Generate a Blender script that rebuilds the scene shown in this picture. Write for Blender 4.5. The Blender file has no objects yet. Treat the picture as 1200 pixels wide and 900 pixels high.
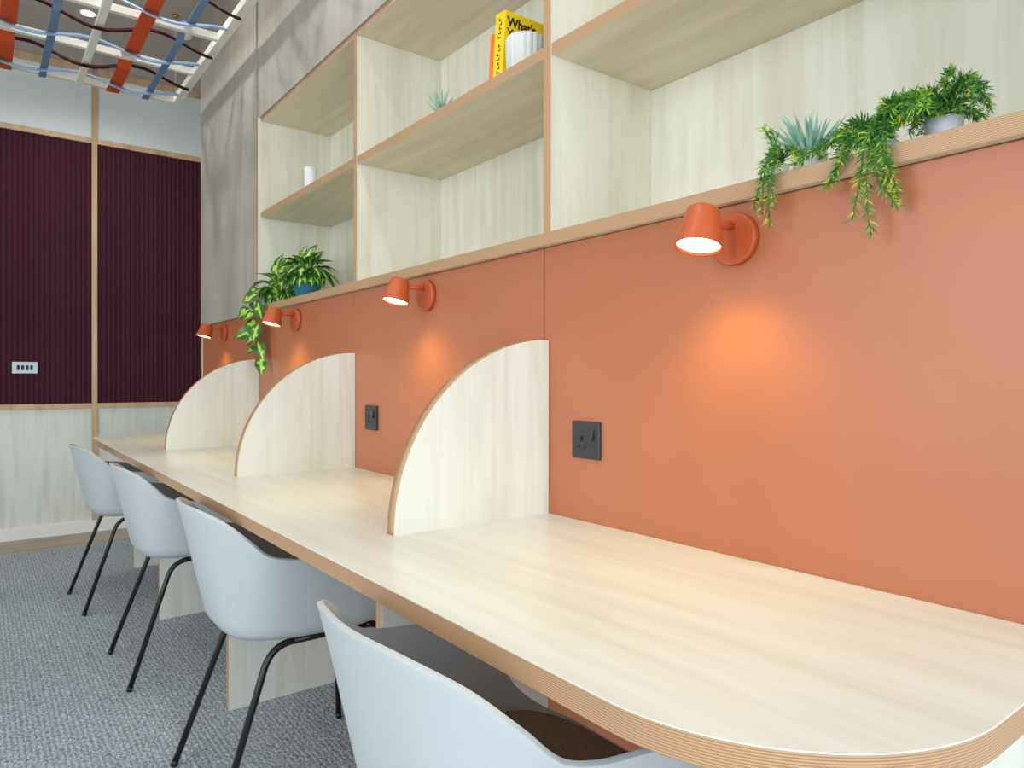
import bpy, bmesh, math, random
from mathutils import Vector, Matrix
R = random.Random(7)
SC = bpy.context.scene
COL = SC.collection
PI = math.pi

# ------------------------------------------------------------------ materials
def lin(r, g, b):
    f = lambda c: (c/255)/12.92 if c/255 <= .04045 else ((c/255+.055)/1.055)**2.4
    return (f(r), f(g), f(b), 1)

class NT:
    def __init__(s, name):
        s.m = bpy.data.materials.new(name); s.m.use_nodes = True
        s.t = s.m.node_tree; s.n = s.t.nodes; s.l = s.t.links
        s.b = s.n['Principled BSDF']
    def node(s, typ, **kw):
        n = s.n.new(typ)
        for k, v in kw.items():
            if k in n.inputs.keys(): n.inputs[k].default_value = v
            else: setattr(n, k, v)
        return n
    def link(s, a, b): s.l.new(a, b)
    def coords(s, scale=(1, 1, 1), loc=(0, 0, 0)):
        tc = s.node('ShaderNodeTexCoord'); mp = s.node('ShaderNodeMapping')
        mp.inputs['Scale'].default_value = scale; mp.inputs['Location'].default_value = loc
        s.link(tc.outputs['Object'], mp.inputs['Vector'])
        return mp.outputs['Vector']
    def ramp(s, fac, stops):
        r = s.node('ShaderNodeValToRGB'); e = r.color_ramp.elements
        while len(e) < len(stops): e.new(.5)
        for i, (p, c) in enumerate(stops): e[i].position = p; e[i].color = c
        s.link(fac, r.inputs['Fac']); return r.outputs['Color']
    def bump(s, h, strength=.3, dist=.002):
        b = s.node('ShaderNodeBump'); b.inputs['Strength'].default_value = strength
        b.inputs['Distance'].default_value = dist
        s.link(h, b.inputs['Height']); s.link(b.outputs['Normal'], s.b.inputs['Normal'])

def plain(name, rgb, rough=.5, metal=0, spec=.5, vary=.06, scale=30):
    t = NT(name); c = lin(*rgb)
    v = t.coords((scale,)*3)
    n = t.node('ShaderNodeTexNoise'); n.inputs['Scale'].default_value = 1; n.inputs['Detail'].default_value = 3
    t.link(v, n.inputs['Vector'])
    lo = tuple(x*(1-vary) for x in c[:3])+(1,); hi = tuple(min(1, x*(1+vary)) for x in c[:3])+(1,)
    t.link(t.ramp(n.outputs['Fac'], [(.3, lo), (.7, hi)]), t.b.inputs['Base Color'])
    t.b.inputs['Roughness'].default_value = rough; t.b.inputs['Metallic'].default_value = metal
    t.b.inputs['Specular IOR Level'].default_value = spec
    return t.m

def wood(name, axis, light=(225, 230, 222), dark=(214, 217, 206), rough=.42, loc=(0, 0, 0)):
    t = NT(name)
    sc = [26, 26, 26]; sc[axis] = 1.6
    v = t.coords(sc, loc)
    n = t.node('ShaderNodeTexNoise'); n.inputs['Scale'].default_value = 1; n.inputs['Detail'].default_value = 6
    n.inputs['Roughness'].default_value = .62; n.inputs['Distortion'].default_value = .5
    t.link(v, n.inputs['Vector'])
    sc2 = [7, 7, 7]; sc2[axis] = .9
    v2 = t.coords(sc2, (3.1, 1.7, 5.2))
    n2 = t.node('ShaderNodeTexNoise'); n2.inputs['Scale'].default_value = 1; n2.inputs['Detail'].default_value = 4
    n2.inputs['Distortion'].default_value = 1.2
    t.link(v2, n2.inputs['Vector'])
    mx = t.node('ShaderNodeMix'); mx.data_type = 'FLOAT'; mx.inputs[0].default_value = .5
    t.link(n.outputs['Fac'], mx.inputs[2]); t.link(n2.outputs['Fac'], mx.inputs[3])
    L, D = lin(*light), lin(*dark)
    DD = tuple(x*.90 for x in D[:3])+(1,)
    t.link(t.ramp(mx.outputs[0], [(.30, DD), (.42, D), (.56, L), (.8, L)]), t.b.inputs['Base Color'])
    t.b.inputs['Roughness'].default_value = rough
    t.b.inputs['Specular IOR Level'].default_value = .4
    return t.m

def ply(name, axis, light=(196, 161, 121), dark=(163, 126, 92), pitch=.0028):
    """layered edge: fine lines along the board, counted across `axis`"""
    t = NT(name)
    tc = t.node('ShaderNodeTexCoord'); sx = t.node('ShaderNodeSeparateXYZ')
    t.link(tc.outputs['Object'], sx.inputs[0])
    mu = t.node('ShaderNodeMath', operation='MULTIPLY'); mu.inputs[1].default_value = 2*PI/pitch
    t.link(sx.outputs[axis], mu.inputs[0])
    si = t.node('ShaderNodeMath', operation='SINE'); t.link(mu.outputs[0], si.inputs[0])
    ma = t.node('ShaderNodeMapRange'); ma.inputs['From Min'].default_value = -1
    t.link(si.outputs[0], ma.inputs['Value'])
    t.link(t.ramp(ma.outputs[0], [(.25, lin(*dark)), (.7, lin(*light))]), t.b.inputs['Base Color'])
    t.b.inputs['Roughness'].default_value = .45
    return t.m

def carpet_mat():
    t = NT('grey_loop_carpet')
    v = t.coords((1, 1, 1))
    nd = t.node('ShaderNodeTexNoise'); nd.inputs['Scale'].default_value = 75; nd.inputs['Detail'].default_value = 4
    t.link(v, nd.inputs['Vector'])
    w = t.node('ShaderNodeTexWave'); w.wave_type = 'BANDS'; w.bands_direction = 'X'
    w.inputs['Scale'].default_value = 22; w.inputs['Distortion'].default_value = 6.0
    w.inputs['Detail'].default_value = 2; w.inputs['Detail Scale'].default_value = 3.0
    t.link(v, w.inputs['Vector'])
    vo = t.node('ShaderNodeTexVoronoi'); vo.inputs['Scale'].default_value = 140
    v2 = t.coords((1, .7, 1)); t.link(v2, vo.inputs['Vector'])
    m1 = t.node('ShaderNodeMath', operation='MULTIPLY'); t.link(w.outputs['Fac'], m1.inputs[0]); m1.inputs[1].default_value = .24
    m2 = t.node('ShaderNodeMath', operation='MULTIPLY_ADD'); t.link(nd.outputs['Fac'], m2.inputs[0]); m2.inputs[1].default_value = .72
    t.link(m1.outputs[0], m2.inputs[2])
    m3 = t.node('ShaderNodeMath', operation='MULTIPLY_ADD'); t.link(vo.outputs['Distance'], m3.inputs[0]); m3.inputs[1].default_value = -.35
    t.link(m2.outputs[0], m3.inputs[2])
    t.link(t.ramp(m3.outputs[0], [(.04, lin(122, 130, 136)), (.34, lin(168, 178, 185)), (.62, lin(212, 221, 226))]), t.b.inputs['Base Color'])
    t.b.inputs['Roughness'].default_value = .95; t.b.inputs['Specular IOR Level'].default_value = .1
    t.bump(m3.outputs[0], .6, .004)
    return t.m

def emit(name, rgb, strength):
    t = NT(name)
    t.b.inputs['Base Color'].default_value = (1, 1, 1, 1)
    t.b.inputs['Emission Color'].default_value = lin(*rgb); t.b.inputs['Emission Strength'].default_value = strength
    return t.m

def leaf_mat(name, a, b, c=None, scale=60, rough=.4):
    t = NT(name)
    n = t.node('ShaderNodeTexNoise'); n.inputs['Scale'].default_value = scale; n.inputs['Detail'].default_value = 1
    t.link(t.coords(), n.inputs['Vector'])
    st = [(.35, lin(*a)), (.6, lin(*b))]
    if c: st.append((.72, lin(*c)))
    t.link(t.ramp(n.outputs['Fac'], st), t.b.inputs['Base Color'])
    t.b.inputs['Roughness'].default_value = rough
    t.b.inputs['Subsurface Weight'].default_value = 0
    t.b.inputs['Transmission Weight'].default_value = 0
    return t.m

M = {}
M['wood_x'] = wood('pale_wood_grain_across', 0)
M['wood_y'] = wood('pale_wood_grain_along', 1, (221, 210, 187), (208, 197, 173))
M['wood_z'] = wood('pale_wood_grain_upright', 2, (228, 227, 213), (217, 214, 198))
M['wood_cool'] = wood('cool_pale_wood_grain_upright', 2)
M['wood_top'] = wood('pale_wood_worktop', 1, (228, 232, 227), (220, 222, 213), .31)
M['clad'] = wood('greige_wood_upright', 2, (174, 169, 158), (164, 159, 147), .5)
M['ply_z'] = ply('layered_edge_level', 2)
M['ply_y'] = ply('layered_edge_upright', 1)
M['ply_x'] = ply('layered_edge_across', 0)
M['trim'] = wood('oak_trim', 2, (214, 184, 146), (196, 164, 126), .5)
M['orange'] = plain('terracotta_panel', (180, 109, 74), .34, 0, .5, .015, 8)
M['lamp'] = plain('orange_lamp_paint', (190, 88, 42), .38, 0, .5, .02)
M['burgundy'] = plain('burgundy_felt', (76, 40, 51), .95, 0, .1, .08, 200)
M['bluegrey'] = plain('blue_grey_paint', (224, 232, 232), .8, 0, .3, .01, 3)
M['white'] = plain('white_paint', (236, 238, 238), .5, 0, .4, .01, 5)
M['ceil'] = plain('grey_ceiling_paint', (184, 179, 172), .9, 0, .2, .015, 6)
M['roomwall'] = plain('white_wall_paint', (228, 228, 224), .85, 0, .2, .01, 6)
M['carpet'] = carpet_mat()
M['planks'] = wood('grey_brown_plank', 0, (176, 162, 146), (150, 134, 118), .5)
M['shell'] = plain('pale_grey_plastic', (191, 197, 200), .42, 0, .45, .008, 12)
M['black'] = plain('black_metal', (24, 24, 26), .35, 0, .5, .05)
M['pad'] = plain('brown_wool_felt', (154, 132, 117), .95, 0, .1, .25, 320)
M['socket'] = plain('charcoal_plastic', (44, 47, 51), .38, 0, .5, .03)
M['socketdark'] = plain('black_recess', (12, 12, 13), .5)
M['steel'] = plain('pale_steel', (186, 202, 212), .4, .3, .5, .02)
M['slat'] = plain('cream_painted_wood', (232, 231, 220), .6, 0, .3, .02, 14)
M['felt_orange'] = plain('orange_felt', (204, 84, 44), .9, 0, .15, .06, 260)
M['felt_blue'] = plain('slate_blue_felt', (112, 134, 164), .9, 0, .15, .06, 260)
M['felt_sky'] = plain('sky_blue_ribbon', (140, 164, 192), .85, 0, .15, .05, 260)
M['felt_plum'] = plain('plum_ribbon', (54, 14, 22), .9, 0, .15, .06, 260)
M['glow_lamp'] = emit('warm_lamp_diffuser', (255, 226, 178), 9)
M['glow_down'] = emit('downlight_diffuser', (255, 250, 244), 18)
M['brass'] = plain('brass', (190, 150, 70), .3, .9)
M['teal'] = plain('teal_glaze', (26, 104, 128), .35, 0, .5, .03)
M['potgrey'] = plain('pale_lilac_grey_ceramic', (196, 198, 212), .5, 0, .4, .05, 40)
M['potdark'] = plain('dark_green_pot', (40, 48, 46), .5)
M['potwhite'] = plain('white_ceramic', (238, 240, 240), .35, 0, .5, .01)
M['vase'] = plain('white_bisque', (212, 214, 213), .6, 0, .3, .01)
M['soil'] = plain('dark_soil', (56, 44, 36), .95, 0, .1, .3, 120)
M['fern_a'] = leaf_mat('needle_green_deep', (40, 108, 48), (74, 148, 62), None, 40)
M['fern_b'] = leaf_mat('needle_green_bright', (88, 160, 44), (158, 196, 44), None, 40)
M['fern_c'] = leaf_mat('needle_lime', (180, 202, 50), (214, 208, 60), None, 40)
M['stem'] = plain('green_stem', (74, 112, 52), .6)
M['aloe'] = leaf_mat('blue_green_succulent', (104, 156, 138), (146, 190, 170), None, 30)
M['poth_g'] = leaf_mat('glossy_leaf_green', (26, 92, 34), (54, 128, 42), None, 45, .3)
M['poth_y'] = leaf_mat('leaf_lime_flash', (160, 200, 60), (202, 218, 96), None, 45, .3)
M['yellow'] = plain('yellow_book_cloth', (246, 210, 22), .45, 0, .4, .01)
M['orangebook'] = plain('orange_book_cloth', (240, 124, 28), .5, 0, .4, .02)
M['ink'] = plain('black_ink', (22, 18, 16), .6)
M['redink'] = plain('red_ink', (216, 56, 30), .6)
M['paper'] = plain('book_paper', (232, 226, 210), .9)

# ------------------------------------------------------------------ mesh helpers
class MB:
    def __init__(s): s.bm = bmesh.new()
    def box(s, x0, x1, y0, y1, z0, z1, m=0, faces=None):
        """faces: dict of '-x','+x','-y','+y','-z','+z' -> material index"""
        v = [s.bm.verts.new((x, y, z)) for x in (x0, x1) for y in (y0, y1) for z in (z0, z1)]
        F = {'-x': (0, 1, 3, 2), '+x': (4, 6, 7, 5), '-y': (0, 4, 5, 1), '+y': (2, 3, 7, 6), '-z': (0, 2, 6, 4), '+z': (1, 5, 7, 3)}
        for k, q in F.items():
            f = s.bm.faces.new([v[i] for i in q]); f.material_index = (faces or {}).get(k, m)
        return v
    def prism(s, pts, axis, a, b, m=0, side=None, smooth_side=False):
        """pts: 2-D outline (ccw); extruded along axis from a to b"""
        def P(p, t):
            return {0: (t, p[0], p[1]), 1: (p[0], t, p[1]), 2: (p[0], p[1], t)}[axis]
        A = [s.bm.verts.new(P(p, a)) for p in pts]; B = [s.bm.verts.new(P(p, b)) for p in pts]
        f = s.bm.faces.new(A[::-1]); f.material_index = m
        f = s.bm.faces.new(B); f.material_index = m
        n = len(pts)
        for i in range(n):
            f = s.bm.faces.new((A[i], A[(i+1) % n], B[(i+1) % n], B[i]))
            f.material_index = side(i) if callable(side) else (m if side is None else side)
            f.smooth = smooth_side
    def lathe(s, prof, n=40, axis=(0, 0, 1), origin=(0, 0, 0), m=0, smooth=True, rfun=None, cap0=True, cap1=True, mats=None):
        z = Vector(axis).normalized()
        x = z.orthogonal().normalized(); y = z.cross(x)
        o = Vector(origin); rings = []
        for (r, h) in prof:
            rings.append([s.bm.verts.new(o + z*h + (x*math.cos(t)+y*math.sin(t))*(r*(rfun(t, h) if rfun else 1)))
                          for t in [2*PI*i/n for i in range(n)]])
        for j in range(len(rings)-1):
            for i in range(n):
                f = s.bm.faces.new((rings[j][i], rings[j][(i+1) % n], rings[j+1][(i+1) % n], rings[j+1][i]))
                f.smooth = smooth; f.material_index = mats[j] if mats else m
        if cap0: f = s.bm.faces.new(rings[0][::-1]); f.material_index = mats[0] if mats else m
        if cap1: f = s.bm.faces.new(rings[-1]); f.material_index = mats[-1] if mats else m
    def tube(s, pts, r, n=10, m=0, cap=True):
        pts = [Vector(p) for p in pts]; rings = []
        up = None
        for i, p in enumerate(pts):
            d = (pts[min(i+1, len(pts)-1)] - pts[max(i-1, 0)]).normalized()
            if up is None: up = d.orthogonal().normalized()
            up = (up - d*up.dot(d)).normalized(); w = d.cross(up)
            rr = r[i] if isinstance(r, (list, tuple)) else r
            rings.append([s.bm.verts.new(p + (up*math.cos(t)+w*math.sin(t))*rr) for t in [2*PI*k/n for k in range(n)]])
        for j in range(len(rings)-1):
            for i in range(n):
                f = s.bm.faces.new((rings[j][i], rings[j][(i+1) % n], rings[j+1][(i+1) % n], rings[j+1][i])); f.smooth = True; f.material_index = m
        if cap:
            f = s.bm.faces.new(rings[0][::-1]); f.material_index = m
            f = s.bm.faces.new(rings[-1]); f.material_index = m
    def strip(s, pts, width_dir, w, th, th_dir, m=0):
        """flat band of real thickness along pts"""
        wd = Vector(width_dir)*(w/2); td = Vector(th_dir)*(th/2); rings = []
        for p in pts:
            p = Vector(p); rings.append([s.bm.verts.new(q) for q in (p-wd-td, p+wd-td, p+wd+td, p-wd+td)])
        for j in range(len(rings)-1):
            for i in range(4):
                f = s.bm.faces.new((rings[j][i], rings[j][(i+1) % 4], rings[j+1][(i+1) % 4], rings[j+1][i])); f.material_index = m
        s.bm.faces.new(rings[0][::-1]).material_index = m; s.bm.faces.new(rings[-1]).material_index = m
    def done(s, name, mats, parent=None, loc=(0, 0, 0), bevel=0, solid=0, sub=0):
        bmesh.ops.recalc_face_normals(s.bm, faces=s.bm.faces)
        me = bpy.data.meshes.new(name); s.bm.to_mesh(me); s.bm.free()
        for m in (mats if isinstance(mats, (list, tuple)) else [mats]): me.materials.append(M[m])
        o = bpy.data.objects.new(name, me); COL.objects.link(o); o.location = loc
        if parent: o.parent = parent
        if solid:
            k = o.modifiers.new('thickness', 'SOLIDIFY'); k.thickness = solid; k.offset = 0
        if bevel:
            k = o.modifiers.new('bevel', 'BEVEL'); k.width = bevel; k.segments = 2; k.limit_method = 'ANGLE'; k.angle_limit = .7
        if sub:
            k = o.modifiers.new('sub', 'SUBSURF'); k.levels = sub; k.render_levels = sub
        return o

def thing(name, label, cat, loc=(0, 0, 0), rz=0, group=None):
    o = bpy.data.objects.new(name, None); COL.objects.link(o); o.location = loc; o.rotation_euler = (0, 0, rz)
    o.empty_display_size = .05
    return tag(o, label, cat, group)
def tag(o, label, cat, group=None):
    o['label'] = label; o['category'] = cat
    if group: o['group'] = group
    return o
LAB = {'wall': 'wall'}
def struct(o, label=None, cat=None):
    o['kind'] = 'structure'
    if label: o['label'] = label; o['category'] = cat
    return o
def dup(root, loc, rz=0, label=None):
    r = root.copy(); COL.objects.link(r); r.location = loc; r.rotation_euler = (0, 0, rz)
    if label: r['label'] = label
    for ch in list(root.children):
        c = ch.copy(); COL.objects.link(c); c.parent = r
        for g in list(ch.children):
            d = g.copy(); COL.objects.link(d); d.parent = c
    return r

# ------------------------------------------------------------------ layout numbers (metres)
S = 1.0575            # bay length along the desk (Y); the first divider's near face is Y = 0
TOP, DTH, DX = .74, .030, -.5763
PT = .028             # divider / upright thickness
YE = 3*S              # far end of the desk and shelves
YN = -1.0175          # near end of the desk
YW = 4.3445           # far wall
CZ = 3.19             # ceiling
XL, YB = -4.2, -4.2   # left wall, wall behind the camera
XR = .372             # wall behind the shelves
SZ0, SZ1 = 1.3635, 1.392   # sill

# ------------------------------------------------------------------ room shell
b = MB(); b.box(XL, XR, YB, 3.93, -.05, 0); struct(b.done('floor', 'carpet'), 'grey ribbed loop carpet covering the floor', 'carpet')
b = MB(); b.box(XL, XR, 3.93, YW, -.05, 0.0); struct(b.done('floor', 'planks'), 'strip of grey brown wood floor along the far wall', 'floor')
b = MB(); b.box(XL, XR, YB, YW+.1, CZ, CZ+.05); struct(b.done('ceiling', 'ceil'), 'grey painted ceiling above the hanging lattice', 'ceiling')
b = MB(); b.box(XR, XR+.08, YB, YW+.1, -.05, CZ); struct(b.done('wall_right', 'roomwall'), 'white wall behind the shelving', 'wall')

# far wall: backing, panels and trims
b = MB(); b.box(XL-.1, XR, YW+.032, YW+.1, -.05, CZ); struct(b.done('wall_far', 'bluegrey'), 'pale blue grey far wall', 'wall')
VT = [(-.433, -.400), (-1.53, -1.497), (-2.63, -2.597), (-3.73, -3.697)]
n = 0
for (x0, x1) in VT:
    n += 1
    b = MB(); b.box(x0, x1, YW-.012, YW+.03, .08, 3.14)
    struct(b.done('trim_%d' % n, 'trim', bevel=.002))
for (z0, z1) in ((.850, .883), (2.668, 2.704), (3.14, CZ)):
    n += 1
    b = MB()
    xs = [XL]+sum([[a, c] for a, c in sorted(VT)], [])+[XR]
    for i in range(0, len(xs), 2): b.box(xs[i], xs[i+1], YW-.010, YW+.03, z0, z1)
    struct(b.done('trim_%d' % n, 'trim', bevel=.002))
b = MB(); b.box(XL, XR, YW-.016, YW+.03, 0, .08); struct(b.done('baseboard_far', 'white', bevel=.002), 'white baseboard under the far wall', 'baseboard')
bays = [(-.400, XR), (-1.497, -.433), (-2.597, -1.53), (-3.697, -2.63)]
where = ['right of the oak upright, next to the tall cladding', 'left of the oak upright, with the steel switch plate', 'two', 'three']
for k, (x0, x1) in enumerate(bays[:2]):
    b = MB(); b.box(x0, x1, YW+.004, YW+.03, .08, .850)
    tag(b.done('lower_wall_panel', 'wood_cool'), ['pale wood lower wall panel right of oak upright, behind the desk end',
        'pale wood lower wall panel left of oak upright, above white baseboard'][k], 'wall panel', 'pale wood panels low on the far wall')
    b = MB(); nr = round((x1-x0)/.0295); ns = nr*8
    rows = []
    for z in (.883, 2.668):
        rows.append([b.bm.verts.new((x0+(x1-x0)*i/ns, YW+.014-.014*abs(math.sin(PI*i/8))**.7, z)) for i in range(ns+1)])
    for i in range(ns):
        f = b.bm.faces.new((rows[0][i], rows[0][i+1], rows[1][i+1], rows[1][i])); f.smooth = True
    b.box(x0, x1, YW+.016, YW+.03, .883, 2.668)
    tag(b.done('acoustic_panel', 'burgundy'), ['burgundy ribbed acoustic panel right of oak upright',
        'burgundy ribbed acoustic panel left of oak upright, holding the switch plate'][k], 'acoustic panel', 'burgundy ribbed panels on the far wall')
    b = MB(); b.box(x0, x1, YW+.004, YW+.03, 2.704, 3.14)
    tag(b.done('upper_wall_panel', 'bluegrey'), ['pale blue grey upper wall panel right of oak upright',
        'pale blue grey upper wall panel left of oak upright'][k], 'wall panel', 'blue grey panels high on the far wall')

# switch plate on the far wall
t = thing('switch_plate', 'pale steel plate with four black switches on burgundy panel', 'switch', (-.812, YW+.004, 1.124))
b = MB(); b.box(-.069, .069, -.012, .0, -.038, .038); b.done('plate', 'steel', t, bevel=.002)
for i in range(4):
    b = MB(); x = -.036+i*.024; b.box(x-.008, x+.008, -.016, -.012, -.016, .016); b.done('switch', 'socketdark', t, bevel=.001)

# side and back walls with window openings (daylight comes through them)
def holed_wall(name, axis, pos, th, a0, a1, holes, z0, z1):
    b = MB()
    def put(p, q, u, v):
        if axis == 0: b.box(pos-th, pos, p, q, u, v)
        else: b.box(p, q, pos-th, pos, u, v)
    cur = a0
    for (h0, h1) in holes:
        put(cur, h0, -.05, CZ); put(h0, h1, -.05, z0); put(h0, h1, z1, CZ); cur = h1
    put(cur, a1, -.05, CZ)
    return struct(b.done(name, 'roomwall'))
LH = [(-3.6, -1.2), (-.8, 1.4)]
BH = [(-3.7, -.9), (-.6, .25)]
WZ0, WZ1 = .35, 2.75
holed_wall('wall_left', 0, XL, .1, YB, YW+.1, LH, WZ0, WZ1)
holed_wall('wall_back', 1, YB, .1, XL-.1, XR+.08, BH, WZ0, WZ1)
wn = 0
for (h0, h1) in LH + BH:
    wn += 1; b = MB(); lw = wn <= 2
    def bar(p, q, u, v):
        if lw: b.box(XL-.07, XL-.03, p, q, u, v)
        else: b.box(p, q, YB-.07, YB-.03, u, v)
    bar(h0, h0+.05, WZ0, WZ1); bar(h1-.05, h1, WZ0, WZ1); bar(h0, h1, WZ0, WZ0+.05); bar(h0, h1, WZ1-.05, WZ1); bar((h0+h1)/2-.025, (h0+h1)/2+.025, WZ0, WZ1)
    struct(b.done('window_%d' % wn, 'white'))

# ------------------------------------------------------------------ terracotta wall panels behind the desk
gap = .0018
edges = [YN-.02, .018, S+.018, 2*S+.018, YE-.012]
pl = ['terracotta wall panel with the nearest orange lamp, behind the desk\'s near end',
      'terracotta wall panel between the nearest and second wood desk dividers',
      'terracotta wall panel between the second and farthest wood desk dividers',
      'terracotta wall panel beyond the farthest wood desk divider']
for k in range(4):
    b = MB(); b.box(0, .018, edges[k]+gap, edges[k+1]-gap, 0, SZ0-.002)
    tag(b.done('terracotta_panel', 'orange', bevel=.0008), pl[k], 'wall panel', 'terracotta panels behind the desk')
n += 1
b = MB(); b.box(-.003, .018, YE-.012, YE, 0, SZ0-.002); struct(b.done('trim_%d' % n, 'wood_z', bevel=.001))

# ------------------------------------------------------------------ shelving unit
U = thing('shelving_unit', 'pale wood open shelving unit with layered brown edges above terracotta wall', 'shelves', (0, 0, 0))
XF, XBK = .006, .352
YS = -S               # near end
b = MB(); b.box(-.020, XBK, YS, 2*S+PT, SZ0, SZ1, 0, {'-x': 1, '-y': 1}); b.done('sill', ['wood_y', 'ply_z'], U, bevel=.001)
b = MB(); b.box(XBK, XR-.001, YS, YE-.02, SZ0, 2.30); b.done('back_panel', 'wood_z', U)
MZ0, MZ1, TZ0, TZ1 = 1.8135, 1.8415, 2.270, 2.298
for k in (0, 1):
    b = MB(); b.box(XF, XBK, k*S, k*S+PT, SZ1, TZ0, 0, {'-x': 1}); b.done('upright', ['wood_z', 'ply_y'], U, bevel=.001)
b = MB(); b.box(-.008, XBK, 2*S+.0, 2*S+PT, SZ1, TZ1-.0105, 0, {'-x': 1}); b.done('side_panel', ['wood_z', 'ply_y'], U, bevel=.001)
b = MB(); b.box(-.008, XBK, YS, YS+PT, SZ1, TZ1-.0105, 0, {'-x': 1}); b.done('side_panel', ['wood_z', 'ply_y'], U, bevel=.001)
for k in (-1, 0, 1):
    y0 = k*S+PT; y1 = (k+1)*S
    b = MB(); b.box(XF+.001, XBK, y0, y1, MZ0, MZ1, 0, {'-x': 1}); b.done('shelf', ['wood_y', 'ply_z'], U, bevel=.001)
b = MB(); b.box(XF+.001, XBK, YS+PT, 2*S, TZ0, TZ1, 0, {'-x': 1}); b.done('top_board', ['wood_y', 'ply_z'], U, bevel=.001)

# cladding beside and above the shelves
b = MB(); b.box(-.008, .008, 2*S+PT+.001, YE, SZ0, CZ-.001, 0, {'+y': 1})
b.box(.008, XBK, YE-.02, YE, SZ0, CZ-.001)
tag(b.done('cladding_panel', ['clad', 'ply_x'], bevel=.001), 'tall greige wood cladding panel between shelves and far wall', 'cladding panel', 'greige wood cladding around the shelves')
b = MB(); b.box(.000, .0065, YS, 2*S+PT-.002, TZ1-.010, CZ-.001); b.box(.0065, .02, YS, 2*S+PT-.002, TZ1+.001, CZ-.001)
b.box(.02, XBK, YS, YS+.02, TZ1+.001, CZ-.001)
tag(b.done('cladding_panel', ['clad'], bevel=.001), 'greige wood cladding panel above the top shelf, up to ceiling', 'cladding panel', 'greige wood cladding around the shelves')

# ------------------------------------------------------------------ desk
D = thing('desk', 'long pale wood desk with rounded ends and layered brown edge', 'desk', (0, 0, 0))
def arc(cx, cy, r, a0, a1, n=18): return [(cx+r*math.cos(a0+(a1-a0)*i/n), cy+r*math.sin(a0+(a1-a0)*i/n)) for i in range(n+1)]
RN, RF = .25, .11
YF = 3.156
out = [(-.001, YN)] + [(-.001, YF)] + arc(DX+RF, YF-RF, RF, PI/2, PI) + arc(DX+RN, YN+RN, RN, PI, 1.5*PI, 30)
b = MB(); b.prism(out, 2, TOP-.0018, TOP, 0); b.done('worktop', ['wood_top'], D)
ob = [(-.001, YN)] + [(-.001, YF)] + arc(DX+RF, YF-RF, RF, PI/2, PI) + arc(DX+RN, YN+RN, RN, PI, 1.5*PI, 30)
b = MB(); b.prism(ob, 2, TOP-DTH, TOP-.0018, 1, side=0); b.done('edge_band', ['ply_z', 'wood_top'], D)
for (y0, xf) in ((YN+.045, -.36), (0, -.43), (S, -.43), (2*S, -.43), (3.122, -.37)):
    b = MB(); b.box(xf, -.001, y0, y0+PT, 0, TOP-DTH, 0, {'-x': 1}); b.done('support_panel', ['wood_cool', 'ply_y'], D, bevel=.001)

# quarter-round desk dividers
dl = ['nearest quarter-round pale wood divider on the desk', 'middle quarter-round pale wood divider on the desk', 'farthest quarter-round pale wood divider, below the trailing pothos']
w_, h_ = .403, .4035
for k in range(3):
    t = thing('desk_divider', dl[k], 'desk divider', (-.001, k*S, TOP), 0, 'quarter-round dividers on the desk')
    NA = 48
    o = [(0, 0)] + [(-w_*math.sin(PI/2*i/NA)*1.0, h_*math.cos(PI/2*i/NA)) for i in range(NA+1)]
    pts = [(x, z) for x, z in o]
    b = MB(); b.prism(pts, 1, 0, PT); b.done('panel', 'wood_cool', t)
    bb = MB(); rings = []
    for i in range(NA+1):
        a = PI/2*i/NA
        ci, si = math.cos(a), math.sin(a)
        p0 = Vector((-w_*si, 0, h_*ci)); p1 = Vector((-(w_+.0012)*si, 0, (h_+.0012)*ci))
        rings.append([bb.bm.verts.new((p.x, y, p.z)) for p, y in ((p0, .0005), (p1, .0005), (p1, PT-.0005), (p0, PT-.0005))])
    for i in range(NA):
        for q in range(4):
            f = bb.bm.faces.new((rings[i][q], rings[i][(q+1) % 4], rings[i+1][(q+1) % 4], rings[i+1][q]))
            f.smooth = (q == 1)
    bb.bm.faces.new(rings[0]); bb.bm.faces.new(rings[-1][::-1])
    bb.done('edge_band', 'ply_y', t)

# ------------------------------------------------------------------ wall lamps
def make_lamp():
    t = thing('wall_lamp', '', 'wall lamp', (0, 0, 0), 0, 'orange wall lamps')
    b = MB(); b.lathe([(.0455, 0), (.0455, .013), (.0435, .016), (.0, .016)][:3], 56, (-1, 0, 0)); b.done('wall_plate', 'lamp', t)
    ax = Vector((-.26, -.05, -1)).normalized()      # where the shade points
    top = Vector((-.094, 0, .040))
    b = MB(); b.tube([(-.014, 0, .022), (-.04, 0, .022), (-.078, 0, .020)], .0075, 16)
    b.done('arm', 'lamp', t)
    L = .068
    b = MB()
    b.lathe([(.012, -.0005), (.0245, .0), (.0268, .002), (.028, .006), (.0395, L-.001), (.0395, L), (.0372, L), (.0365, L-.010), (.026, .008), (.01, .006)], 56, ax, top)
    b.done('lamp_shade', 'lamp', t)
    b = MB(); b.lathe([(.0366, L-.0085), (.0366, L-.0055)], 48, ax, top); b.done('diffuser', 'glow_lamp', t)
    li = bpy.data.lights.new('lamp_light', 'SPOT'); li.energy = LAMP_W; li.color = (1, .78, .18); li.spot_size = math.radians(128); li.spot_blend = .8; li.shadow_soft_size = .03
    lo = bpy.data.objects.new('lamp_light', li); COL.objects.link(lo); lo.parent = t
    lo.location = top + ax*(L+.004)
    lo.rotation_euler = Vector((ax.x+.22, ax.y, ax.z)).to_track_quat('-Z', 'Y').to_euler()
    return t
LAMP_W = 4.0
l0 = make_lamp()
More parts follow.
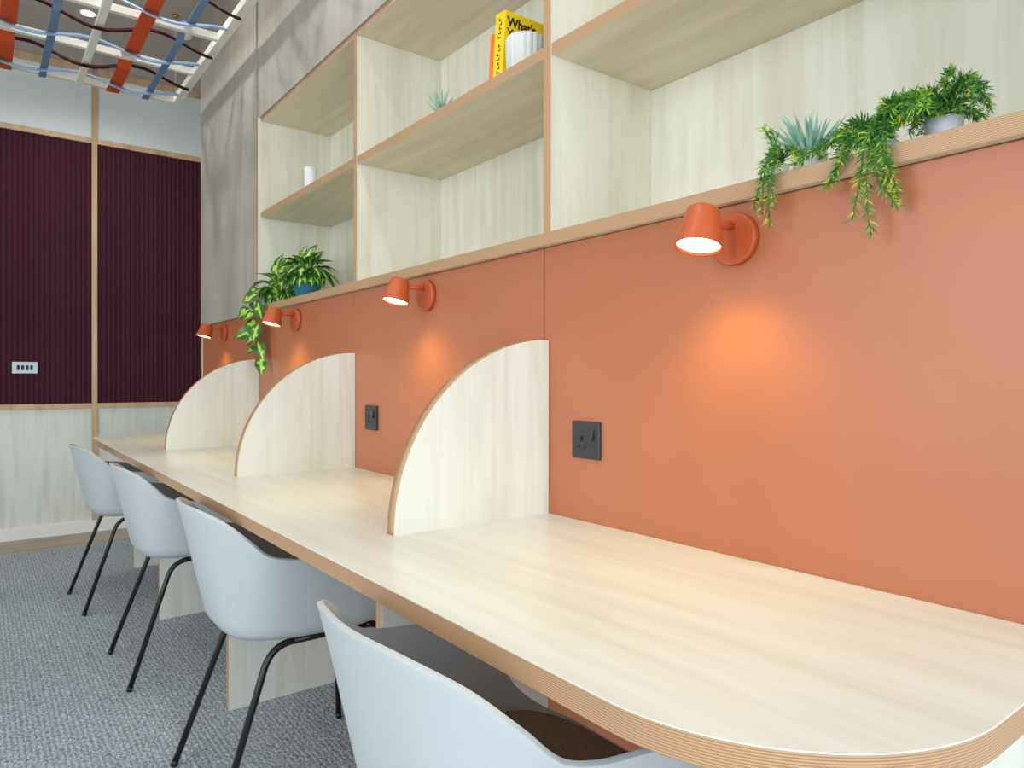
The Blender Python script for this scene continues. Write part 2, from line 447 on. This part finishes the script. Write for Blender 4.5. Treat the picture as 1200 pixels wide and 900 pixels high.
ll = ['nearest orange wall lamp, right of the nearest desk divider', 'second orange wall lamp, between nearest and middle dividers',
      'third orange wall lamp, beside the trailing pothos leaves', 'farthest orange wall lamp, next to the burgundy panel']
for k in range(4):
    loc = (0, -.511+1.064*k, 1.299)
    if k == 0: l0.location = loc; l0['label'] = ll[0]
    else: dup(l0, loc, 0, ll[k])

# ------------------------------------------------------------------ sockets
def make_socket():
    t = thing('power_socket', '', 'socket', (0, 0, 0), 0, 'black sockets above the desk')
    b = MB(); b.box(-.008, 0, -.043, .043, -.041, .041); b.done('plate', 'socket', t, bevel=.002)
    b = MB()      # rocker: wedge tilted forward at its lower end
    pts = [(-.008, .026), (-.008, .000), (-.0155, .000), (-.009, .026)]
    b.prism([(p[0], p[1]) for p in pts], 1, -.027, -.010); b.done('rocker_switch', 'socket', t, bevel=.0006)
    b = MB(); b.box(-.0105, -.008, .009, .013, -.003, .008); b.done('earth_slot', 'socketdark', t)
    for y in (.020, .001): 
        b = MB(); b.box(-.0086, -.008, y-.003, y+.003, -.018, -.012); b.done('pin_slot', 'socketdark', t)
    return t
s0 = make_socket(); s0.location = (0, -.1315, .920); s0['label'] = 'black power socket right of the nearest desk divider'
dup(s0, (0, .922, .922), 0, 'black power socket between the nearest and middle dividers')

# ------------------------------------------------------------------ chairs
RIM = [(-.257, 0, .746), (-.242, .115, .743), (-.205, .192, .722), (-.163, .234, .684), (-.124, .251, .648), (-.075, .260, .634), (0, .262, .624),
       (.080, .256, .604), (.138, .246, .552), (.178, .230, .482), (.212, .194, .447), (.238, .125, .435), (.246, 0, .429)]
BASE = [(-.186, 0), (-.181, .078), (-.167, .128), (-.143, .158), (-.106, .182), (-.060, .198), (0, .208), (.080, .214), (.130, .213), (.170, .200), (.200, .170), (.222, .110), (.229, 0)]
def closed(half, per):
    """smooth closed loop through a half outline and its mirror image"""
    full = [Vector((*p, 0)) if len(p) == 2 else Vector(p) for p in half]
    full += [Vector((p.x, -p.y, p.z)) for p in full[-2:0:-1]]
    n = len(full); o = []
    for i in range(n):
        a, c, d, e = full[i-1], full[i], full[(i+1) % n], full[(i+2) % n]
        for k in range(per):
            t = k/per
            o.append(.5*((2*c)+(d-a)*t+(2*a-5*c+4*d-e)*t*t+(3*c-a-3*d+e)*t**3))
    return o
RIML, BASEL = closed(RIM, 6), closed(BASE, 6)
NP = len(RIML)
def make_chair():
    t = thing('armchair', '', 'chair', (0, 0, 0), 0, 'pale grey chairs along the desk')
    b = MB()
    rings = []
    for (q, z) in ((.02, .4165), (.35, .416), (.62, .416), (.80, .4195), (.90, .4265)):
        rings.append([b.bm.verts.new((p.x*q, p.y*q, z)) for p in BASEL])
    for (f, fl) in ((.05, .015), (.12, .075), (.22, .17), (.36, .30), (.5, .43), (.64, .57), (.77, .71), (.88, .845), (.95, .935), (1, 1.0)):
        ring = []
        for i in range(NP):
            B, Q = BASEL[i]*.985, RIML[i]
            z = .4335+(Q.z-.4335)*f
            x = B.x+(Q.x-B.x)*fl; y = B.y+(Q.y-B.y)*fl
            r = math.hypot(x, y) or 1
            hgt = min(1, max(0, (Q.z-.44)/.15)); bulge = .004*math.sin(PI*f)*hgt
            ring.append(b.bm.verts.new((x+x/r*bulge, y+y/r*bulge, z)))
        rings.append(ring)
    for j in range(len(rings)-1):
        for i in range(NP):
            f = b.bm.faces.new((rings[j][i], rings[j][(i+1) % NP], rings[j+1][(i+1) % NP], rings[j+1][i])); f.smooth = True
    f = b.bm.faces.new(rings[0][::-1]); f.smooth = True
    sh = b.done('seat_shell', 'shell', t, solid=.0085)
    k = sh.modifiers.new('bevel', 'BEVEL'); k.width = .0038; k.segments = 3; k.limit_method = 'ANGLE'; k.angle_limit = 1.0
    # cushion
    b = MB(); rr = []
    for (q, z) in ((.80, .4300), (.90, .4345), (.940, .445), (.945, .458), (.88, .4685), (.5, .4715), (.02, .472)):
        rr.append([b.bm.verts.new((p.x*q*.99, p.y*q*.99, z-.004)) for p in BASEL])
    for j in range(len(rr)-1):
        for i in range(NP):
            f = b.bm.faces.new((rr[j][i], rr[j][(i+1) % NP], rr[j+1][(i+1) % NP], rr[j+1][i])); f.smooth = True
    b.bm.faces.new(rr[0][::-1]); b.bm.faces.new(rr[-1])
    b.done('seat_cushion', 'pad', t)
    # frame: two side rails with legs bent down at both ends, two cross bars
    rz = .409
    for sy in (1, -1):
        y = .165*sy
        b = MB(); b.tube([(-.035, y, rz), (.02, y, rz), (.155, y, rz)], .0085, 14); b.done('side_rail', 'black', t)
        for sx, ft in ((-1, (-.235, .205*sy)), (1, (.235, .200*sy))):
            kx = -.035 if sx < 0 else .155
            A = Vector((kx, y, rz)); B = Vector((kx+sx*.055, y, rz)); F = Vector((ft[0], ft[1], .0015))
            pts = [A]
            for i in range(1, 9):      # bend
                u = i/8; C2 = B+(F-B).normalized()*.055
                pts.append(A*(1-u)**2+B*2*u*(1-u)+C2*u*u)
            pts.append(F)
            b = MB(); b.tube(pts, .0085, 14); lg = b.done('leg', 'black', t)
            b = MB(); d = (F-B).normalized(); b.tube([F-d*.016, F-d*.001], .0093, 14); b.done('foot_cap', 'black', lg)
    for x in (-.03, .12):
        b = MB(); b.tube([(x, -.165, rz), (x, .165, rz)], .0075, 12); b.done('cross_bar', 'black', t)
    return t
chairs = [((-.462, 2.590), .047, 'farthest pale grey armchair, near the far wall'),
          ((-.425, 1.607), .004, 'second farthest pale grey armchair, third counted from the front'),
          ((-.408, .610), -.012, 'pale grey armchair second from the front, below the nearest divider\'s left side'),
          ((-.448, -.445), .0, 'nearest pale grey armchair with its brown cushion showing, cut by the lower frame')]
c0 = make_chair()
for k, ((x, y), rz, lb) in enumerate(chairs):
    if k == 0: c0.location = (x, y, 0); c0.rotation_euler = (0, 0, rz); c0['label'] = lb
    else: dup(c0, (x, y, 0), rz, lb)

# ------------------------------------------------------------------ hanging woven lattice
ZL = 2.68; KS = .9104
fx = lambda x: -1.0675+(x+1.0675)*KS
fy = lambda y: -1.2594+(y+1.2594)*KS
Lt = thing('hanging_lattice', 'woven lattice of cream slats with orange, blue and plum bands hanging under the ceiling', 'ceiling lattice', (0, 0, 0))
xs0, ys0 = fx(-.028), fy(3.71)
PX, PY = .182*KS, .527*KS
NX, NY = 13, 7
xmin, ymin = xs0-PX*(NX-1), ys0-PY*(NY-1)
def kindx(i):            # lengthwise members, counted from the right edge
    return ['beam', 'blue', 'orange', 'beam', 'blue', 'orange'][i % 6]
# slats across
for j in range(NY):
    y = ys0-PY*j
    b = MB(); b.box(xmin, xs0-.018, y-.014, y+.014, ZL, ZL+.034)
    b.done('slat', 'slat', Lt, bevel=.002)
def sm(u): return u*u*(3-2*u)
for i in range(NX):
    x = xs0-PX*i; kd = kindx(i)
    if kd == 'beam':
        if i == 0 or i == NX-1: b = MB(); b.box(x-.020, x+.020, ymin-.02, ys0+.016, ZL-.002, ZL+.037)
        else: b = MB(); b.box(x-.017, x+.017, ymin, ys0+.014, ZL-.022, ZL-.001)
        b.done('frame_beam', 'slat', Lt, bevel=.002)
    else:
        w, mt = (.064, 'felt_orange') if kd == 'orange' else (.033, 'felt_blue')
        pts = []
        N = 19
        for j in range(NY-1):
            for q in range(N):
                u = q/N; y = ys0-PY*(j+u)
                if kd == 'orange': z = ZL-.008 + (.050*(1-sm(min(1, u/.26))) if j % 2 else .050*sm(max(0, (u-.74)/.26)))
                else: z = ZL-.008 + (.050*(1-sm(min(1, u/.26))) if j % 4 == 2 else (.050*sm(max(0, (u-.74)/.26)) if j % 4 == 1 else 0))
                pts.append((x, y, z))
        pts[0] = (x, ys0+.012, pts[0][2])
        b = MB(); b.strip(pts, (1, 0, 0), w, .004, (0, 0, 1)); b.done(kd+'_band', mt, Lt)
for j in range(NY-1):
    for off, mt, r, ph in ((.15*KS, 'felt_sky', .0075, 0), (.385*KS, 'felt_plum', .0075, 1)):
        y = ys0-PY*j-off
        pts = []
        for q in range(NX*6-5):
            i = q/6; x = xs0-.01-PX*i
            near = math.cos(2*PI*i/3)          # 1 at beams, low between
            # height of neighbours at this place
            z = ZL+(.020*near-.014 if not ph else -.0293*near-.004)
            pts.append((x, y, z))
        b = MB(); b.strip(pts, (0, .8, .6), .034, .008, (0, -.6, .8)); b.done(('sky' if not ph else 'plum')+'_ribbon', mt, Lt)
for (x, y) in ((xs0-.012, ys0-.03), (xs0-.012, ymin+.1), (xmin+.02, ys0-.03), (xmin+.02, ymin+.1)):
    b = MB(); b.tube([(x, y, ZL+.03), (x, y, CZ-.012)], .0012, 6); c = b.done('cable', 'white', Lt)
    b = MB(); b.lathe([(.016, 0), (.016, .010), (.008, .022)], 16, (0, 0, -1), (x, y, CZ)); b.done('cable_mount', 'brass', c)

# ------------------------------------------------------------------ ceiling fittings
def make_down():
    t = thing('downlight', '', 'ceiling light', (0, 0, 0), 0, 'downlights in the ceiling')
    b = MB(); b.lathe([(.044, 0), (.044, .004), (.038, .006), (.034, .002), (.034, 0)], 40, (0, 0, -1)); b.done('trim_ring', 'white', t)
    b = MB(); b.lathe([(.034, -.0005), (.034, .0015)], 32, (0, 0, -1)); b.done('diffuser', 'glow_down', t)
    li = bpy.data.lights.new('downlight_beam', 'SPOT'); li.energy = DOWN_W; li.color = (1, .97, .94); li.spot_size = math.radians(150); li.spot_blend = .7; li.shadow_soft_size = .05
    lo = bpy.data.objects.new('downlight_beam', li); COL.objects.link(lo); lo.parent = t; lo.location = (0, 0, -.012)
    return t
DOWN_W = 27
d0 = make_down(); d0.location = (-.545, 3.52, CZ); d0['label'] = 'round downlight shining above the hanging lattice near the far wall'
for k, y in enumerate((2.2, .9, -.4)):
    dup(d0, (-.545, y, CZ), 0, 'round ceiling downlight above the lattice, %s' % ['over the farthest chairs', 'over the middle of the desk', 'over the nearest chair'][k])
for k, y in enumerate((3.52, 2.2, .9, -.4)):  # unseen second row, added to brighten the chair interiors and floor
    dup(d0, (-1.75, y, CZ), 0, 'unseen fill downlight added over the aisle behind the chairs, %s' % ['near the far wall', 'behind the farthest chairs', 'behind the second chair', 'behind the nearest chair'][k])
t = thing('smoke_detector', 'small white detector on the ceiling beside the cladding', 'detector', (-.03, 3.45, CZ))
b = MB(); b.lathe([(.04, 0), (.04, .012), (.03, .024), (.0, .026)][:3], 30, (0, 0, -1)); b.done('housing', 'white', t)
b = MB(); b.lathe([(.012, .024), (.010, .032)], 20, (0, 0, -1)); b.done('sensor', 'white', t)

# ------------------------------------------------------------------ plants
def pot(b, r0, r1, h, n=36):
    b.lathe([(r0*.9, 0), (r0, .004), (r1, h-.004), (r1, h), (r1-.005, h), (r1-.006, h-.012), (r0*.3, h-.014)], n)
def soil(t, r, z):
    b = MB(); b.lathe([(r, z-.004), (r, z)], 24); b.done('soil', 'soil', t)

def needle(b, p, d, l, w, m):
    """a narrow folded leaf of two facets"""
    d = d.normalized(); s = d.cross(Vector((R.uniform(-1, 1), R.uniform(-1, 1), R.uniform(-1, 1)))).normalized()
    nrm = d.cross(s)
    a = b.bm.verts.new(p); c = b.bm.verts.new(p+d*l*.45+s*w+nrm*w*.4); e = b.bm.verts.new(p+d*l*.45-s*w+nrm*w*.4); f = b.bm.verts.new(p+d*l+nrm*(-w*.6)); g = b.bm.verts.new(p+d*l*.45)
    for q in ((a, c, g), (a, g, e), (c, f, g), (g, f, e)):
        fc = b.bm.faces.new(q); fc.material_index = m
def spline(pts, n):
    P = [Vector(p) for p in pts]; P = [P[0]*2-P[1]]+P+[P[-1]*2-P[-2]]; o = []
    for i in range(1, len(P)-2):
        for k in range(n):
            t = k/n; a, c, d, e = P[i-1], P[i], P[i+1], P[i+2]
            o.append(.5*((2*c)+(d-a)*t+(2*a-5*c+4*d-e)*t*t+(3*c-a-3*d+e)*t**3))
    o.append(P[-2]); return o
def frond(t, pts, dens=520, nl=.017, lime=.15, young=1):
    """a stem with whorls of needle leaves"""
    P = spline(pts, 10)
    b = MB(); b.tube(P, .0011, 5, 3)
    L = sum((P[i+1]-P[i]).length for i in range(len(P)-1))
    N = int(L*dens)
    for k in range(N):
        u = (k+R.random())/N*(len(P)-1.001); i = int(u); p = P[i].lerp(P[i+1], u-i); d = (P[i+1]-P[i]).normalized()
        side = d.orthogonal(); side.rotate(Matrix.Rotation(R.uniform(0, 2*PI), 3, d))
        dirn = d*R.uniform(.35, .95)+side.normalized()*R.uniform(.6, 1)
        f = u/(len(P)-1)
        r = R.random()
        m = 2 if r < lime*f*f*1.6 else (1 if r < .18+(.12+.3*young)*f else 0)
        needle(b, p, dirn, nl*R.uniform(.65, 1.15)*(1-.25*f), .00115, m)
    return b.done('frond', ['fern_a', 'fern_b', 'fern_c', 'stem'], t)

# fern in the pale pot, right end of the sill
FX, FY = .075, -.815
t = thing('fern', 'dense dark green fern in pale lilac grey pot, rightmost plant on the sill', 'plant', (FX, FY, SZ1), 0, 'needle-leaved plants on the near sill')
b = MB(); pot(b, .022, .026, .046); b.done('pot', 'potgrey', t); soil(t, .021, .036)
for k in range(38):
    a = 2.399*k+R.uniform(-.3, .3); r = R.uniform(.018, .058); h = R.uniform(.046, .100)
    frond(t, [(0, 0, .036), (r*.5*math.cos(a), r*.5*math.sin(a), h*.95), (r*math.cos(a), r*math.sin(a), h), (1.3*r*math.cos(a), 1.3*r*math.sin(a), h-.016)], 900, .016, .05, 0)
for a0 in ((-.03, -.045, .07), (-.02, -.06, .06), (-.04, .02, .06)):
    frond(t, [(0, 0, .054), (a0[0]*.5, a0[1]*.5, .09), a0, (a0[0]*1.1, a0[1]*1.15, a0[2]-.025)], 900, .017, .2, 0)
# trailing fern lying along the sill left of that pot
GX, GY = .050, -.735
t = thing('fern', 'trailing fern along the sill edge, longest strands hanging over the terracotta wall', 'plant', (GX, GY, SZ1), 0, 'needle-leaved plants on the near sill')
b = MB(); pot(b, .022, .026, .026); b.done('pot', 'potgrey', t); soil(t, .0215, .018)
def W(x, y, z): return (x-GX, y-GY, z-SZ1)
for k in range(36):
    u = R.random()**1.4; y1 = -.822+.165*u
    top = 1.486-.050*u
    x1 = R.uniform(-.022, .055); z1 = max(1.416, top-R.uniform(0, .040)-(.012 if x1 < 0 else 0))
    frond(t, [(0, 0, .02), W((x1+GX)/2, (y1+GY)/2, (z1+1.43)/2+.012), W(x1, y1, z1), W(x1-.014, y1+R.uniform(-.02, .03), z1-.018)], 780, .021, .10, .45)
for pts in ([(0, 0, .02), W(.005, -.745, 1.432), W(-.030, -.750, 1.395), W(-.036, -.746, 1.345), W(-.033, -.733, 1.290)],
            [(0, 0, .02), W(.005, -.750, 1.432), W(-.030, -.757, 1.395), W(-.036, -.756, 1.345), W(-.036, -.758, 1.300), W(-.034, -.762, 1.262)],
            [(0, 0, .02), W(.005, -.755, 1.436), W(-.030, -.762, 1.398), W(-.037, -.768, 1.352), W(-.033, -.781, 1.325), W(-.030, -.795, 1.300)],
            [(0, 0, .02), W(.005, -.760, 1.438), W(-.026, -.768, 1.405), W(-.037, -.772, 1.365), W(-.034, -.786, 1.338), W(-.030, -.798, 1.312)],
            [(0, 0, .02), W(.005, -.770, 1.440), W(-.028, -.780, 1.405), W(-.037, -.786, 1.368), W(-.034, -.796, 1.326)],
            [(0, 0, .02), W(.005, -.765, 1.440), W(-.030, -.776, 1.41), W(-.037, -.780, 1.375), W(-.034, -.788, 1.348)],
            [(0, 0, .02), W(.0, -.735, 1.432), W(-.028, -.725, 1.398), W(-.033, -.708, 1.368), W(-.030, -.690, 1.346)],
            [(0, 0, .02), W(.0, -.735, 1.432), W(-.026, -.722, 1.402), W(-.031, -.712, 1.378), W(-.030, -.702, 1.356)]):
    frond(t, pts, 820, .020, .25, .5)

# succulent in a small white pot, with a trailing fern beside it
AX, AY = .048, -.620
t = thing('succulent', 'spiky blue green succulent in small white pot on the near sill', 'plant', (AX, AY, SZ1), 0, 'succulents on the shelves')
def aloe(t, z0, n, L, spread, w=.0050):
    b = MB()
    for k in range(n):
        a = 2.4*k+R.uniform(-.2, .2); e = spread*(k/n)**.6
        d0 = Vector((math.cos(a)*math.sin(e), math.sin(a)*math.sin(e), math.cos(e)))
        l = L*R.uniform(.75, 1.05); pts = []
        for q in range(8):
            u = q/7; pts.append(Vector((0, 0, z0))+d0*l*u + Vector((d0.x, d0.y, 0))*l*.22*u*u)
        b.tube(pts, [w*(1-.92*(q/7)**1.3) for q in range(8)], 6)
    return b.done('leaves', 'aloe', t)
b = MB(); pot(b, .024, .028, .036); b.done('pot', 'potwhite', t); soil(t, .0225, .027)
aloe(t, .024, 44, .086, .8, .0054)
HX, HY = .014, -.585
t = thing('fern', 'small trailing fern beside the spiky succulent, leftmost plant on the near sill', 'plant', (HX, HY, SZ1), 0, 'needle-leaved plants on the near sill')
b = MB(); pot(b, .013, .016, .022, 24); b.done('pot', 'potwhite', t)
def W2(x, y, z): return (x-HX, y-HY, z-SZ1)
for pts in ([(0, 0, .015), W2(.002, -.582, 1.44), W2(.0, -.574, 1.464), W2(-.004, -.564, 1.482)],
            [(0, 0, .015), W2(.002, -.588, 1.44), W2(.0, -.584, 1.460), W2(-.004, -.578, 1.474)],
            [(0, 0, .015), W2(-.005, -.585, 1.430), W2(-.032, -.584, 1.402), W2(-.038, -.580, 1.370), W2(-.035, -.568, 1.340)],
            [(0, 0, .015), W2(-.005, -.590, 1.430), W2(-.032, -.594, 1.402), W2(-.038, -.598, 1.360), W2(-.035, -.598, 1.302)],
            [(0, 0, .015), W2(-.005, -.595, 1.430), W2(-.032, -.602, 1.402), W2(-.038, -.604, 1.370), W2(-.035, -.605, 1.335)],
            [(0, 0, .015), W2(-.005, -.588, 1.430), W2(-.030, -.588, 1.405), W2(-.038, -.588, 1.370), W2(-.035, -.584, 1.325)],
            [(0, 0, .015), W2(.002, -.608, 1.430), W2(-.006, -.628, 1.424), W2(-.012, -.645, 1.412)],
            [(0, 0, .015), W2(.002, -.604, 1.432), W2(-.008, -.620, 1.428), W2(-.014, -.634, 1.420)],
            [(0, 0, .015), W2(-.012, -.595, 1.434), W2(-.028, -.604, 1.418), W2(-.034, -.612, 1.396)],
            [(0, 0, .015), W2(-.012, -.592, 1.436), W2(-.026, -.600, 1.424), W2(-.034, -.606, 1.400)]):
    frond(t, pts, 820, .019, .25, .5)

# tips of a succulent seen above the middle shelf
t = thing('succulent', 'blue green succulent whose tips show above the middle shelf, left of books', 'plant', (.085, .615, MZ1), 0, 'succulents on the shelves')
b = MB(); pot(b, .024, .029, .036); b.done('pot', 'potwhite', t); soil(t, .023, .026)
aloe(t, .024, 16, .088, .75)

# pothos
def leaf(b, base_, d, up, L, wd, droop=.35, flash=True):
    d = d.normalized(); s = d.cross(up).normalized(); u_ = s.cross(d).normalized()
    prof = [0, .55, .92, 1.0, .9, .68, .36, 0.02]; n = len(prof); rows = []
    for i in range(n):
        f = i/(n-1); c = base_+d*L*f*(1-.12*f)-u_*L*droop*f*f
        w = wd*prof[i]
        rows.append([b.bm.verts.new(c+s*w*k+u_*(abs(k)*w*.28)) for k in (-1, -.62, -.22, .22, .62, 1)])
    for i in range(n-1):
        for k in range(5):
            f = b.bm.faces.new((rows[i][k], rows[i][k+1], rows[i+1][k+1], rows[i+1][k])); f.smooth = True
            f.material_index = 1 if flash and (k == 2 or (k in (1, 3) and 1 <= i <= 4 and R.random() < .26)) else 0
def pleaf(t, root, at, d, L, wd, droop=.35, up=None):
    b = MB(); r0 = Vector(root); a = Vector(at)
    mid = (r0+a)/2+Vector((0, 0, .012))
    b.tube(spline([r0, mid, a], 4), .0014, 5, 2)
    dv = Vector(d); up = Vector(up) if up else Vector((0, 0, 1)) if abs(dv.normalized().z) < .9 else Vector((-1, -.5, .2))
    leaf(b, a, dv, up, L, wd, droop)
    return b.done('leaf', ['poth_g', 'poth_y', 'stem'], t)
PXX, PYY = .075, 1.705
t = thing('pothos', 'bushy pothos with lime striped leaves in a teal pot', 'plant', (PXX, PYY, SZ1), 0, 'pothos plants on the far sill')
b = MB(); pot(b, .050, .060, .106); b.done('pot', 'teal', t); soil(t, .052, .094)
for k in range(46):
    a = 2.399*k; e = (k/46)**.7
    d = Vector((math.cos(a)*e, math.sin(a)*e, 1.05-e*1.0))
    r = .015+.052*e; h = .116+.062*(1-e)+R.uniform(-.012, .012)
    at = Vector((r*math.cos(a), r*math.sin(a), h))
    pleaf(t, (0, 0, .092), at, d+Vector((0, 0, .1)), R.uniform(.06, .085), R.uniform(.021, .027), .5+.55*e)
for k in range(11):
    a = PI+.5+(k-5)*.30
    o_ = Vector((math.cos(a), math.sin(a), 0))
    pleaf(t, (0, 0, .092), o_*.055+Vector((0, 0, .108+R.uniform(-.004, .008))), o_*.8+Vector((0, 0, -.35-R.random()*.4)), R.uniform(.060, .078), R.uniform(.019, .025), .45, o_*.8+Vector((0, 0, .6)))
TX, TY = .055, 1.955
t = thing('pothos', 'trailing pothos with striped leaves hanging over the end of the sill', 'plant', (TX, TY, SZ1), 0, 'pothos plants on the far sill')
b = MB(); pot(b, .034, .040, .055); b.done('pot', 'potdark', t); soil(t, .033, .045)
for k in range(30):
    a = 2.399*k; e = (k/30)**.7
    d = Vector((math.cos(a)*e, math.sin(a)*e, 1.0-e*.8))
    r = .015+.06*e; h = .062+.085*(1-e)+R.uniform(-.01, .03)
    pleaf(t, (0, 0, .045), (r*math.cos(a), r*math.sin(a), h), d+Vector((0, 0, .1)), R.uniform(.075, .10), R.uniform(.024, .030), .5+.4*e)
for k in range(13):
    a = PI+.4+(k-6)*.28
    o_ = Vector((math.cos(a), math.sin(a), 0))
    pleaf(t, (0, 0, .045), o_*.044+Vector((0, 0, .058+R.uniform(-.004, .02))), o_*.8+Vector((0, 0, -.3-R.random()*.5)), R.uniform(.065, .09), R.uniform(.023, .029), .4, o_*.8+Vector((0, 0, .6)))
def W3(x, y, z): return Vector((x-TX, y-TY, z-SZ1))
for (vine, lv) in (([(.0, 0, .08), W3(-.02, 2.02, 1.45), W3(-.045, 2.05, 1.40), W3(-.05, 2.045, 1.34), W3(-.045, 2.02, 1.26), W3(-.04, 1.99, 1.19), W3(-.035, 1.975, 1.14)], 9),
                   ([(.0, 0, .08), W3(-.02, 1.97, 1.46), W3(-.045, 1.98, 1.41), W3(-.05, 1.985, 1.35), W3(-.045, 1.97, 1.29), W3(-.04, 1.96, 1.22)], 6)):
    P = spline(vine, 8)
    b = MB(); b.tube(P, .0018, 6); b.done('vine', 'stem', t)
    for k in range(lv):
        p = P[min(len(P)-1, int((k+.55+R.uniform(0, .4))/lv*(len(P)-1)))]
        sd = 1 if k % 2 else -1
        d = Vector((-.55-R.random()*.4, R.uniform(.3, 1.1), R.uniform(-.45, .15))) if sd > 0 else Vector((R.uniform(-.3, .2), R.uniform(-.8, -.1), R.uniform(-.9, -.3)))
        pleaf(t, p, p+Vector((-.006, sd*.016, .004)), d, R.uniform(.078, .112), R.uniform(.026, .034), R.uniform(.1, .35), (-.55+R.uniform(-.4, .3), -.75+R.uniform(-.2, .4), .45+R.uniform(-.2, .3)))

# ------------------------------------------------------------------ things on the middle shelf
t = thing('tumbler', 'small white ribbed tumbler on the middle shelf, left bay', 'cup', (.07, 1.655, MZ1))
b = MB(); b.lathe([(.020, 0), (.024, .003), (.026, .105), (.026, .112), (.0235, .112), (.022, .012), (.004, .010)], 120, rfun=lambda a, h: 1+.018*math.cos(24*a)); b.done('body', 'potwhite', t)

t = thing('fluted_vase', 'white fluted vase in front of the yellow book', 'vase', (.078, .188, MZ1))
b = MB(); b.lathe([(.044, 0), (.049, .003), (.052, .094), (.0515, .098), (.047, .098), (.045, .012), (.01, .010)], 240, rfun=lambda a, h: 1+.05*(abs(math.cos(9*a))-.6)); b.done('body', 'vase', t)

def text_mesh(name, body, size, mat, parent, mtx, bold=.0):
    cu = bpy.data.curves.new(name, 'FONT'); cu.body = body; cu.size = size; cu.extrude = .0002; cu.offset = bold
    o = bpy.data.objects.new(name, cu); COL.objects.link(o)
    dg = bpy.context.evaluated_depsgraph_get(); dg.update()
    me = bpy.data.meshes.new_from_object(o.evaluated_get(dg)); bpy.data.objects.remove(o)
    me.materials.clear(); me.materials.append(M[mat])
    o = bpy.data.objects.new(name, me); COL.objects.link(o); o.parent = parent; o.matrix_local = mtx
    return o
def book(label, loc, W_, T_, H_, lean, mat):
    """spine faces the room (-x), cover faces -y; leans towards -y"""
    t = thing('book', label, 'book', loc, 0, 'books on the middle shelf'); t.rotation_euler = (lean, 0, 0)
    b = MB(); r = .004
    b.box(0, W_, 0, .0022, 0, H_); b.box(0, W_, T_-.0022, T_, 0, H_); b.box(0, .0025, .0022, T_-.0022, 0, H_)
    b.done('cover', mat, t, bevel=.0012)
    b = MB(); b.box(.0026, W_-.004, .0023, T_-.0023, .003, H_-.003); b.done('pages', 'paper', t)
    return t
bk = book('yellow hardback reading What\'s on its cover, behind the white vase', (.055, .262, MZ1), .145, .044, .196, .09, 'yellow')
# cover lettering (local: +x right, z up, on the -y face)
mt = lambda x, z: Matrix.Translation((x, -.0004, z)) @ Matrix.Rotation(PI/2, 4, 'X')
text_mesh('cover_title', "What's", .034, 'ink', bk, mt(.008, .158), .0011)
text_mesh('cover_title', "Y", .034, 'ink', bk, mt(.008, .128), .0007)
b = MB(); b.box(.004, .018, -.0005, .0, .100, .122); b.done('cover_mark', 'redink', bk)
b = MB()
for k in range(13):
    z = .035+.0115*k
    if k == 7: continue
    w = R.uniform(.008, .013); y0 = .014+R.uniform(0, .002)
    b.box(-.0004, 0, y0, y0+w, z, z+.0028); b.box(-.0004, 0, y0+(0 if k % 2 else w-.003), y0+(.003 if k % 2 else w), z, z+.0085)
b.done('spine_lettering', 'ink', bk)
bk = book('thin orange book leaning behind the yellow hardback', (.065, .318, MZ1), .135, .022, .160, .09, 'orangebook')

# ------------------------------------------------------------------ light
wd = bpy.data.worlds.new('sky'); SC.world = wd; wd.use_nodes = True
bg = wd.node_tree.nodes['Background']; bg.inputs['Color'].default_value = (.80, .90, 1, 1); bg.inputs['Strength'].default_value = 1.6
def area(name, loc, look, sx, sy, e, col):
    li = bpy.data.lights.new(name, 'AREA'); li.shape = 'RECTANGLE'; li.size = sx; li.size_y = sy; li.energy = e; li.color = col
    o = bpy.data.objects.new(name, li); COL.objects.link(o); o.location = loc
    o.rotation_euler = Vector(look).to_track_quat('-Z', 'Z').to_euler()
    return o
DAY = (.93, .97, 1)
zc = (WZ0+WZ1)/2; hz = WZ1-WZ0
area('daylight_left_near', (XL-.02, -2.4, zc), (1, 0, 0), 2.3, hz-.1, 26, DAY)
area('daylight_left_far', (XL-.02, .3, zc), (1, 0, 0), 2.1, hz-.1, 46, DAY)
area('daylight_back', (-2.3, YB-.02, zc), (0, 1, 0), 2.7, hz-.1, 70, DAY)
area('daylight_back_side', (-.175, YB-.02, zc), (0, 1, 0), .8, hz-.1, 26, DAY)

# ------------------------------------------------------------------ camera
f_px, cx, cy = 825.41, -.0958, -4.6195
yaw, pitch, roll = .65059, -.00198, .00066
fwd = Vector((math.sin(yaw), math.cos(yaw), 0)); right = Vector((math.cos(yaw), -math.sin(yaw), 0)); up = Vector((0, 0, 1))
f2 = fwd*math.cos(pitch)+up*math.sin(pitch); u2 = up*math.cos(pitch)-fwd*math.sin(pitch)
r2 = right*math.cos(roll)+u2*math.sin(roll); u3 = u2*math.cos(roll)-right*math.sin(roll)
cam = bpy.data.cameras.new('camera'); cam.sensor_width = 36; cam.lens = f_px*36/1200
cam.shift_x = -cx/1200; cam.shift_y = cy/1200; cam.clip_start = .02
co = bpy.data.objects.new('camera', cam); COL.objects.link(co)
co.matrix_world = Matrix(((r2.x, u3.x, -f2.x, -1.06750), (r2.y, u3.y, -f2.y, -1.25936), (r2.z, u3.z, -f2.z, 1.05415), (0, 0, 0, 1)))
SC.camera = co
SC.view_settings.view_transform = 'Standard'; SC.view_settings.look = 'None'
SC.view_settings.gamma = 1; SC.view_settings.use_curve_mapping = False
SC.view_settings.exposure = 0
SC.cycles.max_bounces = 12; SC.cycles.diffuse_bounces = 9
